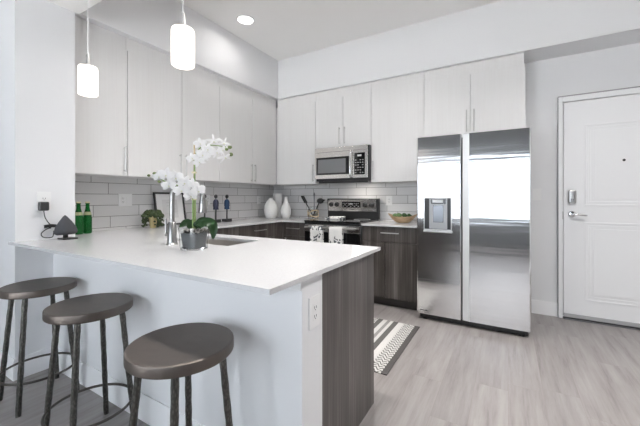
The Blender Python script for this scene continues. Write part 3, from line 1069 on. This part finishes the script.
# plug adapter and its cable to the speaker
ad = MB().box(PXF + .0095, PXF + .045, .908, .962, 1.085, 1.145, .008, 3)
single('plug_adapter', ad, M['satin'], 'black plug adapter in the wall outlet beside the speaker', 'plug')
SPX, SPY = -2.635, 1.030
cb = MB().tube(spline([(PXF + .03, .935, 1.084), (PXF + .03, .942, 1.04), (PXF + .02, .965, 1.00), (PXF + .018, .985, .975), (PXF + .018, .95, .955), (PXF + .02, .925, .93), (PXF + .03, .935, .905), (PXF + .05, .975, .905), (SPX - .072, SPY - .04, .945)], 8), .0032, 8)
for k in range(4):
    cb.tube(spline([(PXF + .017 + .004 * (k % 2), .94, .983 - .005 * k), (PXF + .03, .975, .988 - .005 * k), (PXF + .017, 1.01, .983 - .005 * k)], 5), .0036, 6)
cb.tube([(PXF + .022, .972, .961), (PXF + .022, .972, .989)], .007, 8)
single('power_cable', cb, M['black'], 'black bundled cable from the plug adapter to the speaker', 'cable')

# smart speaker: a padded kite shaped body leaning on a flat dark foot
sp = thing('speaker', 'dark grey peaked fabric speaker on the bar next to the bottles', 'speaker', (SPX, SPY, CT))
b = MB()
seg = 4
prof = [(.0, -.056), (.040, -.055), (.051, -.047), (.055, -.034), (.049, -.006), (.031, .034), (.011, .068), (.004, .078), (0, .080)]
N = 40
rings = []
for r_, z_ in prof:
    if r_ == 0:
        rings.append([b.bm.verts.new((0, 0, z_))])
        continue
    ring = []
    for j in range(N):
        a = 2 * math.pi * j / N
        # rounded square section
        q = (abs(math.cos(a)) ** 4.5 + abs(math.sin(a)) ** 4.5) ** (-1 / 4.5)
        ring.append(b.bm.verts.new((r_ * q * math.cos(a), r_ * q * math.sin(a), z_)))
    rings.append(ring)
for A, B in zip(rings[:-1], rings[1:]):
    for j in range(N):
        if len(A) == 1:
            b.bm.faces.new((A[0], B[(j + 1) % N], B[j]))
        elif len(B) == 1:
            b.bm.faces.new((A[j], A[(j + 1) % N], B[0]))
        else:
            b.bm.faces.new((A[j], A[(j + 1) % N], B[(j + 1) % N], B[j]))
bmesh.ops.rotate(b.bm, verts=b.bm.verts, matrix=Matrix.Rotation(-.12, 3, 'Y') @ Matrix.Rotation(.30, 3, 'Z'))
bmesh.ops.translate(b.bm, verts=b.bm.verts, vec=(SPX, SPY, CT + .086))
fm = mat('charcoal_fabric', (.055, .057, .065), .9)
t = NT(fm)
t.bump(t.noise(t.coord((500, 500, 500)), 1, 2), .4, .002)
b.build('body', fm, sp, smooth=50)
MB().box(SPX - .012, SPX + .012, SPY - .012, SPY + .012, CT + .010, CT + .032, .003).box(SPX - .05, SPX + .05, SPY - .03, SPY + .055, CT + .0005, CT + .010, .004).build('foot', M['black'], sp)

# ------------------------------------------------------------------ bottles
gg = mat('green_bottle_glass', (.010, .19, .035), .06)
gg.node_tree.nodes['Principled BSDF'].inputs['Transmission Weight'].default_value = .7
gg.node_tree.nodes['Principled BSDF'].inputs['IOR'].default_value = 1.45
foil = mat('pale_bottle_label', (.42, .44, .26), .5)


def bottle(x, y, label):
    p = thing('bottle', label, 'bottle', (x, y, CT), 'green bottles at the end of the bar')
    MB().lathe((x, y, CT), [(0, .003), (.024, 0), (.029, .004), (.030, .012), (.030, .125), (.0275, .148), (.020, .180), (.0145, .203), (.013, .234), (.015, .236), (.015, .244), (0, .244)], 36).build('glass', gg, p)
    MB().lathe((x, y, CT + .2437), [(0, 0), (.0155, 0), (.0155, .009), (.013, .012), (0, .012)], 24).build('cap', mat('gold_cap', (.75, .68, .45), .35), p)
    MB().lathe((x, y, CT + .149), [(.0275, 0), (.0285, .001), (.0245, .018), (.0222, .025), (.0212, .025)], 36, closed=True).build('neck_label', foil, p)
    return p


bottle(-2.895, 1.205 + .012, 'left green glass bottle, partly behind the wall edge and speaker')
bottle(-2.915, 1.288, 'right green glass bottle, clear of the speaker against grey tiles')

# ------------------------------------------------------------------ trailing plant in a gold pot
GX, GY = -2.925, 1.845
gp = thing('potted_plant', 'bushy green trailing plant in a small gold pot by the picture', 'plant', (GX, GY, CT))
MB().lathe((GX, GY, CT), [(0, .004), (.022, 0), (.026, .004), (.036, .085), (.040, .110), (.037, .112), (.032, .1), (0, .098)], 32).build('pot', mat('aged_gold', (.62, .52, .28), .4, .6), gp)
fo = MB()
for k in range(820):
    a = random.uniform(0, 2 * math.pi)
    el_ = random.uniform(-.2, 1.0)
    rr = .085 * math.cos(el_ * .9) * random.uniform(.75, 1.05)
    if el_ < .2:
        rr = random.uniform(.058, .094)
    zc_ = CT + .108 + .055 * max(0, el_) * random.uniform(.7, 1.1) if el_ > 0 else CT + random.uniform(.016, .11)
    # leave a gap in the curtain of leaves where the pot shows
    if math.cos(a + .97) > .86 and zc_ < CT + .11:
        continue
    s = random.uniform(.008, .0125)
    fo.ball((GX + rr * math.cos(a), GY + rr * math.sin(a), zc_), (s, s, s * .7), 7, 5, Matrix.Rotation(random.uniform(0, 3), 3, 'X') @ Matrix.Rotation(random.uniform(0, 3), 3, 'Y'))
lm = mat('small_leaves', (.05, .10, .025), .5)
t = NT(lm)
t.color(t.ramp(t.noise(t.coord((60, 60, 60)), 1, 2), [(.35, (.016, .035, .010)), (.65, (.06, .09, .025))]))
fo.build('foliage', lm, gp, smooth=60)

# ------------------------------------------------------------------ leaning picture
pf = thing('picture_frame', 'black framed pale drawing leaning on grey tiles behind the faucet', 'picture', (-3.03, 2.15, CT))
y0, y1 = 1.955, 2.300
w_, hgt, ln = .017, .345, .060        # frame width, height, lean


def lean(mb, p0, p1, q0, q1, d0, d1):
    """slab in the plane of the leaning picture: p along y, q up, d thickness"""
    bt, tp = Vector((-3.045, 0, CT + .001)), Vector((-3.045 - ln, 0, CT + .001 + hgt))
    up = (tp - bt) / hgt
    up = up.normalized()
    nn = Vector((up.z, 0, -up.x))
    vs = []
    for d in (d0, d1):
        for p, q in ((p0, q0), (p1, q0), (p1, q1), (p0, q1)):
            vs.append(mb.bm.verts.new(bt + up * q + nn * d + Vector((0, p, 0))))
    for f in ((3, 2, 1, 0), (4, 5, 6, 7), (0, 1, 5, 4), (1, 2, 6, 5), (2, 3, 7, 6), (3, 0, 4, 7)):
        mb.bm.faces.new([vs[i] for i in f])
    bmesh.ops.recalc_face_normals(mb.bm, faces=mb.bm.faces)
    return mb


f = MB()
lean(f, y0, y0 + w_, 0, hgt, 0, .016)
lean(f, y1 - w_, y1, 0, hgt, 0, .016)
lean(f, y0 + w_, y1 - w_, 0, w_, 0, .016)
lean(f, y0 + w_, y1 - w_, hgt - w_, hgt, 0, .016)
f.build('frame', M['black'], pf, smooth=0)
lean(MB(), y0 + w_, y1 - w_, w_, hgt - w_, 0, .006).build('mat_board', mat('white_mat_board', (.80, .80, .80), .5), pf, smooth=0)
f = lean(MB(), y0 + .085, y1 - .085, .075, hgt - .075, .006, .0072).build('print', mat('pale_print_paper', (.68, .68, .68), .5), pf, smooth=0)
f2 = MB()
for k in range(9):
    c = 2.13 + random.uniform(-.055, .055)
    q = .10 + k * .017
    lean(f2, c - random.uniform(.008, .035), c + random.uniform(.008, .035), q, q + .003, .0072, .0078)
f2.build('drawing', mat('drawing_ink', (.45, .45, .45), .6), pf, smooth=0)

# ------------------------------------------------------------------ three dressed figurines


def figurine(x, y, h, cloth, label):
    p = thing('figurine', label, 'figurine', (x, y, CT), 'figurines in a row on the worktop')
    MB().box(x - .042, x + .042, y - .042, y + .042, CT + .0005, CT + .034, .002).build('base', M['satin'], p)
    MB().tube([(x, y, CT + .028), (x, y, CT + .165)], .009, 12).build('post', M['satin'], p)
    dz = CT + .150
    MB().lathe((x, y, dz), [(0, .012), (.030, 0), (.032, .004), (.026, .05), (.022, .085), (.024, .105), (.017, .118), (0, .122)], 20).build('dress', cloth, p)
    a = MB()
    for s in (-1, 1):
        a.tube(spline([(x + s * .004, y + s * .016, dz + .110), (x + s * .008, y + s * .025, dz + .085), (x + s * .008, y + s * .027, dz + .035)], 4), [.008] * 5 + [.007] * 4, 8)
    a.build('arms', cloth, p)
    MB().tube([(x, y, dz + .118), (x, y, dz + .136)], .007, 10).ball((x, y, dz + .153), (.020, .020, .024), 16, 12).build('head', M['satin'], p)
    return p


figurine(-2.93, 2.455, .30, mat('pale_grey_dress', (.50, .49, .47), .7), 'figurine in a pale dress, leftmost of three, partly behind faucet')
figurine(-2.93, 2.615, .30, mat('navy_dress', (.022, .024, .055), .55), 'figurine in a dark navy dress, middle of the three')
figurine(-2.93, 2.785, .30, mat('blue_dress', (.016, .05, .12), .55), 'figurine in a brighter blue dress, rightmost of the three')

# ------------------------------------------------------------------ white vases in the corner
vg_ = 'white vases in the corner'
VX, VY = -2.915, 3.600
single('vase', MB().lathe((VX, VY, CT + .0005), [(0, .004), (.064, 0), (.073, .006), (.094, .07), (.099, .118), (.090, .178), (.060, .240), (.034, .262), (.031, .279), (.036, .286), (.031, .286), (.026, .27), (0, .26)], 40), M['ceramic'], 'broad shouldered white vase, leftmost in the corner by the outlet', 'vase', vg_, smooth=50)
single('vase', MB().lathe((-2.945, 3.80, CT + .0005), [(0, .004), (.052, 0), (.056, .006), (.060, .20), (.066, .335), (.070, .352), (.064, .352), (.056, .30), (0, .29)], 40), M['ceramic'], 'tall straight white vase standing between two rounder vases', 'vase', vg_, smooth=50)
single('vase', MB().lathe((-2.725, 3.70, CT + .0005), [(0, .004), (.042, 0), (.050, .006), (.069, .065), (.073, .105), (.063, .16), (.038, .212), (.023, .250), (.022, .285), (.028, .300), (.023, .300), (.018, .26), (0, .255)], 40), M['ceramic'], 'white teardrop vase with narrow neck, rightmost of the three', 'vase', vg_, smooth=50)

# ------------------------------------------------------------------ utensil jar
UX, UY = -2.305, 3.755
uj = thing('utensil_jar', 'clear glass jar with tan twine band left of the range', 'jar', (UX, UY, CT))
gl = mat('clear_glass', (.93, .95, .95), .03)
gl.node_tree.nodes['Principled BSDF'].inputs['Transmission Weight'].default_value = 1.0
gl.node_tree.nodes['Principled BSDF'].inputs['IOR'].default_value = 1.3
MB().lathe((UX, UY, CT + .0005), [(0, 0), (.060, 0), (.068, .004), (.068, .165), (.0655, .167), (.0635, .165), (.0635, .008), (0, .006)], 40).build('glass', gl, uj)
tw = MB()
for s in (-1, 1):
    tw.tube([(UX + .0725 * math.cos(a), UY + .0725 * math.sin(a), CT + .075 + s * .045 * math.sin(a - 1.1)) for a in [2 * math.pi * k / 40 for k in range(40)]], .0075, 8, closed=True)
tw.build('twine', mat('tan_twine', (.66, .53, .36), .9), uj)


def utensil(x, y, z0, x1, y1, z1, head, label, m):
    mb = MB().tube([(x, y, z0), (x1, y1, z1)], [.0055, .008], 10)
    d = (Vector((x1, y1, z1)) - Vector((x, y, z0))).normalized()
    p1 = Vector((x1, y1, z1))
    if head == 'spatula':
        q = d.to_track_quat('Z', 'Y').to_matrix()
        r = bmesh.ops.create_cube(mb.bm, size=1)
        for v in r['verts']:
            v.co = p1 + d * .040 + q @ Vector((v.co.x * .07, v.co.y * .012, v.co.z * .11))
    elif head == 'ladle':
        mb.ball(p1 + d * .012 + Vector((.012, -.01, 0)), (.050, .042, .038), 18, 12)
        mb.tube([p1 + d * .02, p1 + d * .02 + Vector((.07, 0, .004))], [.016, .010], 10)
    else:
        mb.tube([p1, p1 + d * .018], [.012, .015], 12).tube([p1 + d * .018, p1 + d * .050], [.015, .006], 12)
    return single('kitchen_utensil', mb, m, label, 'utensil', 'utensils in the jar', smooth=50)


utensil(UX + .02, UY - .01, CT + .012, UX - .118, UY - .01, CT + .232, 'spatula', 'black spatula leaning left out of the twine banded jar', M['black'])
utensil(UX - .02, UY + .01, CT + .012, UX + .095, UY + .01, CT + .235, 'ladle', 'black ladle leaning right out of the twine banded jar', M['black'])
utensil(UX + .004, UY + .025, CT + .012, UX - .002, UY + .03, CT + .31, 'whisk', 'upright dark steel utensil standing in the jar', M['steel_dark'])

# ------------------------------------------------------------------ wooden bowl with greens
WX, WY = -1.045, 3.66
wb_ = MB()
N = 48
prof = [(0, 0), (.34, 0), (.52, .14), (.76, .50), (1.0, 1.0), (.965, 1.0), (.73, .55), (.5, .22), (0, .14)]
rings = []
for r_, z_ in prof:
    if r_ == 0:
        rings.append([wb_.bm.verts.new((WX, WY, CT + .0008 + z_ * .075))])
        continue
    ring = []
    for j in range(N):
        a = 2 * math.pi * j / N
        ex_ = .172 * r_ * math.copysign(abs(math.cos(a)) ** (1 + .35 * max(0, z_)), math.cos(a))
        ring.append(wb_.bm.verts.new((WX + ex_, WY + .092 * r_ * math.sin(a), CT + .0008 + z_ * (.072 + .034 * abs(math.cos(a)) ** 4))))
    rings.append(ring)
for A, B in zip(rings[:-1], rings[1:]):
    for j in range(N):
        if len(A) == 1:
            wb_.bm.faces.new((A[0], B[(j + 1) % N], B[j]))
        elif len(B) == 1:
            wb_.bm.faces.new((A[j], A[(j + 1) % N], B[0]))
        else:
            wb_.bm.faces.new((A[j], A[(j + 1) % N], B[(j + 1) % N], B[j]))
single('bowl', wb_, grained('bowl_wood', (.30, .19, .10), (.48, .33, .19), (.60, .44, .28), .45, (8, 40, 40), .03), 'boat shaped wooden bowl of greens beside the refrigerator', 'bowl', smooth=50)
gm1, gm2 = mat('pale_green_skin', (.13, .24, .09), .4), mat('dark_green_skin', (.035, .09, .025), .4)
for i, (dx, dy, dz, s, mm, lab) in enumerate([(-.085, -.004, .072, .026, gm1, 'light green fruit at the left end of the wooden bowl'), (-.032, -.022, .076, .029, gm1, 'light green fruit second from left in the wooden bowl'), (.024, .0, .074, .029, gm2, 'dark green fruit in the middle of the wooden bowl'), (.078, -.004, .072, .024, gm2, 'dark green fruit at the right end of the wooden bowl')]):
    fm_ = MB().ball((WX + dx, WY + dy, CT + dz + .012), (s * 1.12, s * .95, s * .88), 20, 14, Matrix.Rotation(.3 * i, 3, 'Y'))
    fm_.tube([(WX + dx + s * .9, WY + dy, CT + dz + .014), (WX + dx + s * 1.25, WY + dy, CT + dz + .018)], [.004, .003], 6)
    single('green_fruit', fm_, mm, lab, 'fruit', 'greens in the wooden bowl', smooth=60)

# ------------------------------------------------------------------ orchid
OX, OY = -1.506, 1.190
OA = math.radians(52) - math.pi / 4 + .12      # turn of the square pot
oc = thing('potted_orchid', 'white orchid with two arching stems in a glass pot', 'plant', (OX, OY, CT))


def sqpot(mb, hw0, hw1, z0, z1, rnd=.012, n=5, cap_top=True):
    def ring(hw, z):
        pts = []
        for cx, cy, a0 in ((1, 1, 0), (-1, 1, 90), (-1, -1, 180), (1, -1, 270)):
            for k in range(n + 1):
                a = math.radians(a0 + 90 * k / n)
                pts.append((cx * (hw - rnd) + rnd * math.cos(a), cy * (hw - rnd) + rnd * math.sin(a)))
        c, s = math.cos(OA), math.sin(OA)
        return [mb.bm.verts.new((OX + c * x - s * y, OY + s * x + c * y, z)) for x, y in pts]
    return ring(hw0, z0), ring(hw1, z1)


g = MB()
A, B = sqpot(g, .055, .061, CT + .0005, CT + .124)
C, D = sqpot(g, .0525, .0585, CT + .010, CT + .124)
n_ = len(A)
for P, Q in ((A, B), (D, C)):
    for j in range(n_):
        g.bm.faces.new((P[j], P[(j + 1) % n_], Q[(j + 1) % n_], Q[j]))
for j in range(n_):
    g.bm.faces.new((B[j], B[(j + 1) % n_], D[(j + 1) % n_], D[j]))
g.bm.faces.new(A[::-1])
g.bm.faces.new(C)
g.build('glass_pot', gl, oc)
g = MB()
A, B = sqpot(g, .045, .052, CT + .011, CT + .092)
for j in range(n_):
    g.bm.faces.new((A[j], A[(j + 1) % n_], B[(j + 1) % n_], B[j]))
g.bm.faces.new(A[::-1])
g.bm.faces.new(B)
g.build('inner_pot', mat('slate_pot', (.13, .135, .145), .6), oc)
pb = MB()
for k in range(110):
    x = random.uniform(-.046, .046)
    y = random.uniform(-.046, .046)
    c, s = math.cos(OA), math.sin(OA)
    q = random.uniform(.006, .011)
    pb.ball((OX + c * x - s * y, OY + s * x + c * y, CT + .096 + random.uniform(0, .014)), (q, q * .8, q * .7), 7, 5, Matrix.Rotation(random.uniform(0, 3), 3, 'Z'))
pm = mat('pebbles', (.4, .38, .36), .7)
t = NT(pm)
t.color(t.ramp(t.noise(t.coord((55, 55, 55)), 1, 1), [(.38, (.09, .083, .078)), (.5, (.25, .23, .215)), (.62, (.46, .43, .40))]))
tag(pb.build('pebbles', pm, oc, smooth=60), kind='stuff')

leafm = mat('orchid_leaf', (.022, .075, .02), .35)
leafm.node_tree.nodes['Principled BSDF'].inputs['Coat Weight'].default_value = .2


def leaf(path, wid, name='leaf'):
    P = spline(path, 6)
    mb = MB()
    rows = []
    k = len(P)
    for i, p in enumerate(P):
        tg = (P[min(i + 1, k - 1)] - P[max(i - 1, 0)]).normalized()
        sd = tg.cross(FV * .8 + Vector((0, 0, .55)))
        sd = sd.normalized() if sd.length > 1e-4 else Vector((1, 0, 0))
        up = sd.cross(tg)
        u = i / (k - 1)
        w = wid * max(.12, math.sin(math.pi * min(1, .12 + u * .86)) ** .75)
        rows.append([mb.bm.verts.new(p + sd * w * s + up * (.28 * w * abs(s))) for s in (-1, -.5, 0, .5, 1)])
    for a, b in zip(rows[:-1], rows[1:]):
        for j in range(4):
            mb.bm.faces.new((a[j], a[j + 1], b[j + 1], b[j]))
    bmesh.ops.solidify(mb.bm, geom=mb.bm.faces[:], thickness=.0025)
    bmesh.ops.recalc_face_normals(mb.bm, faces=mb.bm.faces)
    return mb.build(name, leafm, oc, smooth=60)


zb = CT + .108
RV = Vector((.62, .785, 0))                    # across the plant, along the bar's diagonal
FV = Vector((.785, -.62, 0))                   # towards the stools
OB = Vector((OX, OY, CT))


def at(t, z, d=0.0):
    """point t across, z above the worktop, d towards the stools"""
    return OB + RV * t + FV * d + Vector((0, 0, z))


leaf([at(.01, .11), at(.045, .145, .02), at(.085, .140, .03), at(.100, .105, .035), at(.098, .055, .035)], .030)
leaf([at(-.005, .11), at(-.035, .145), at(-.075, .125, .01)], .024)
leaf([at(.01, .11), at(.04, .150, -.03), at(.075, .165, -.05)], .024)
leaf([at(.01, .11), at(.02, .14, .03), at(.045, .125, .07)], .024)
leaf([at(0, .11), at(-.02, .15, -.03), at(-.03, .15, -.07)], .022)

MB().tube([at(0, .09), at(.001, .578)], [.0052, .0045], 10).build('stake', mat('bamboo_stake', (.42, .33, .20), .6), oc)
stemm = mat('orchid_stem', (.20, .30, .10), .5)
s1 = [at(.006, .09, .004), at(.005, .25, .005), at(.003, .42, .006), at(.003, .502, .006), at(.012, .535, .008), at(.038, .568, .008), at(.074, .580, .008), at(.127, .580, .008), at(.172, .575, .008)]
s2 = [at(-.006, .09, .006), at(-.006, .22, .008), at(-.008, .30, .010), at(-.030, .325, .012), at(-.078, .350, .012), at(-.140, .368, .012), at(-.198, .413, .012)]
P1, P2 = spline(s1, 8), spline(s2, 8)
MB().tube(P1, [.0046 - .0022 * i / len(P1) for i in range(len(P1))], 9).build('stem', stemm, oc)
MB().tube(P2, [.0046 - .0022 * i / len(P2) for i in range(len(P2))], 9).build('stem', stemm, oc)
for zc_ in (.272, .420):
    MB().lathe(at(0, zc_), [(.012, 0), (.0135, .002), (.0135, .008), (.012, .010), (.0, .010)], 14).build('tie', mat('raffia_tie', (.75, .68, .5), .8), oc)

petal = mat('white_petal', (.90, .90, .91), .55)
petal.node_tree.nodes['Principled BSDF'].inputs['Subsurface Weight'].default_value = .15
petal.node_tree.nodes['Principled BSDF'].inputs['Subsurface Radius'].default_value = (.01, .01, .01)
lipm = mat('pale_lip', (.70, .70, .52), .5)


def blossom(c, facing, size, roll=0.0, droop=0.25, slim=1.0):
    """five petalled moth orchid: two broad side petals, three narrower sepals, a small lip"""
    z = Vector(facing).normalized()
    x = Vector((0, 0, 1)).cross(z).normalized()
    y = z.cross(x)
    R = Matrix((x, y, z)).transposed() @ Matrix.Rotation(roll, 3, 'Z')
    mb = MB()
    for ang, ln_, wd, cup in ((90, 1.0, .62, .10), (210, .95, .58, .05), (330, .95, .58, .05), (12, 1.02, 1.0, .16), (168, 1.02, 1.0, .16)):
        a = math.radians(ang)
        d = Vector((math.cos(a), math.sin(a), 0))
        s = Vector((-math.sin(a), math.cos(a), 0))
        rows = []
        for i in range(7):
            u = i / 6
            w = wd * slim * .42 * math.sin(math.pi * (.10 + .86 * u)) ** .65
            zc2 = cup * math.sin(u * 2.2) - droop * u * u * .45
            rows.append([mb.bm.verts.new(Vector(c) + R @ ((d * (u * ln_ * .62) + s * w * .62 * q + Vector((0, 0, zc2 - .10 * abs(q) * w + (.02 if wd > .9 else 0)))) * size)) for q in (-1, -.5, 0, .5, 1)])
        for p, q in zip(rows[:-1], rows[1:]):
            for j in range(4):
                mb.bm.faces.new((p[j], p[j + 1], q[j + 1], q[j]))
    bmesh.ops.solidify(mb.bm, geom=mb.bm.faces[:], thickness=.0012)
    f_ = mb.build('blossom', petal, oc, smooth=60)
    l_ = MB()
    l_.ball(Vector(c) + R @ (Vector((0, -.08, .07)) * size), (.06 * size, .07 * size, .06 * size), 10, 8)
    l_.build('lip', lipm, f_, smooth=60)
    return f_


toward = FV + Vector((0, 0, .15))
for i, (t_, z_, sz, slim, roll) in enumerate([
        (0.031, 0.585, 0.05, 1, 0.2), (0.046, 0.522, 0.058, 1, -0.3), (0.026, 0.482, 0.05, 0.9, 0.5), (-0.01, 0.503, 0.046, 1, 0.3), (0.071, 0.554, 0.052, 1, -0.2), (0.102, 0.6, 0.06, 0.42, 0.1), (0.117, 0.54, 0.052, 0.6, 0.6), (0.158, 0.593, 0.06, 0.4, -0.4), (0.161, 0.513, 0.06, 0.4, 0.4), (0.148, 0.555, 0.044, 0.6, 0.9)]):
    blossom(at(t_, z_, .020 + .006 * (i % 3)), toward + RV * (t_ * 3 - .2), sz * 1.15, roll, .45, slim)
for i, (t_, z_, sz, slim, roll) in enumerate([
        (-0.173, 0.397, 0.05, 1.05, 0.1), (-0.138, 0.406, 0.06, 1.1, -0.2), (-0.092, 0.391, 0.06, 1.1, 0.3), (-0.125, 0.35, 0.056, 1.1, 0.1), (-0.046, 0.365, 0.064, 1.1, -0.4), (-0.064, 0.324, 0.06, 1.1, 0.2), (-0.013, 0.355, 0.058, 1.1, -0.2), (0.02, 0.322, 0.062, 1.1, 0.4), (-0.018, 0.294, 0.054, 1.0, 0.2)]):
    blossom(at(t_, z_, .022 + .006 * (i % 3)), toward + RV * (t_ * 3 + .2), sz * 1.12, roll, .12, slim)
budm = mat('orchid_bud', (.13, .17, .06), .5)
for t_, z_, r_ in ((0.191, 0.575, 0.012), (0.196, 0.533, 0.013), (0.173, 0.562, 0.01), (-0.222, 0.402, 0.008), (-0.195, 0.413, 0.01), (-0.173, 0.371, 0.009)):
    MB().ball(at(t_, z_, .012), (r_ * 1.1, r_, r_ * .85), 12, 9).build('bud', budm, oc, smooth=60)
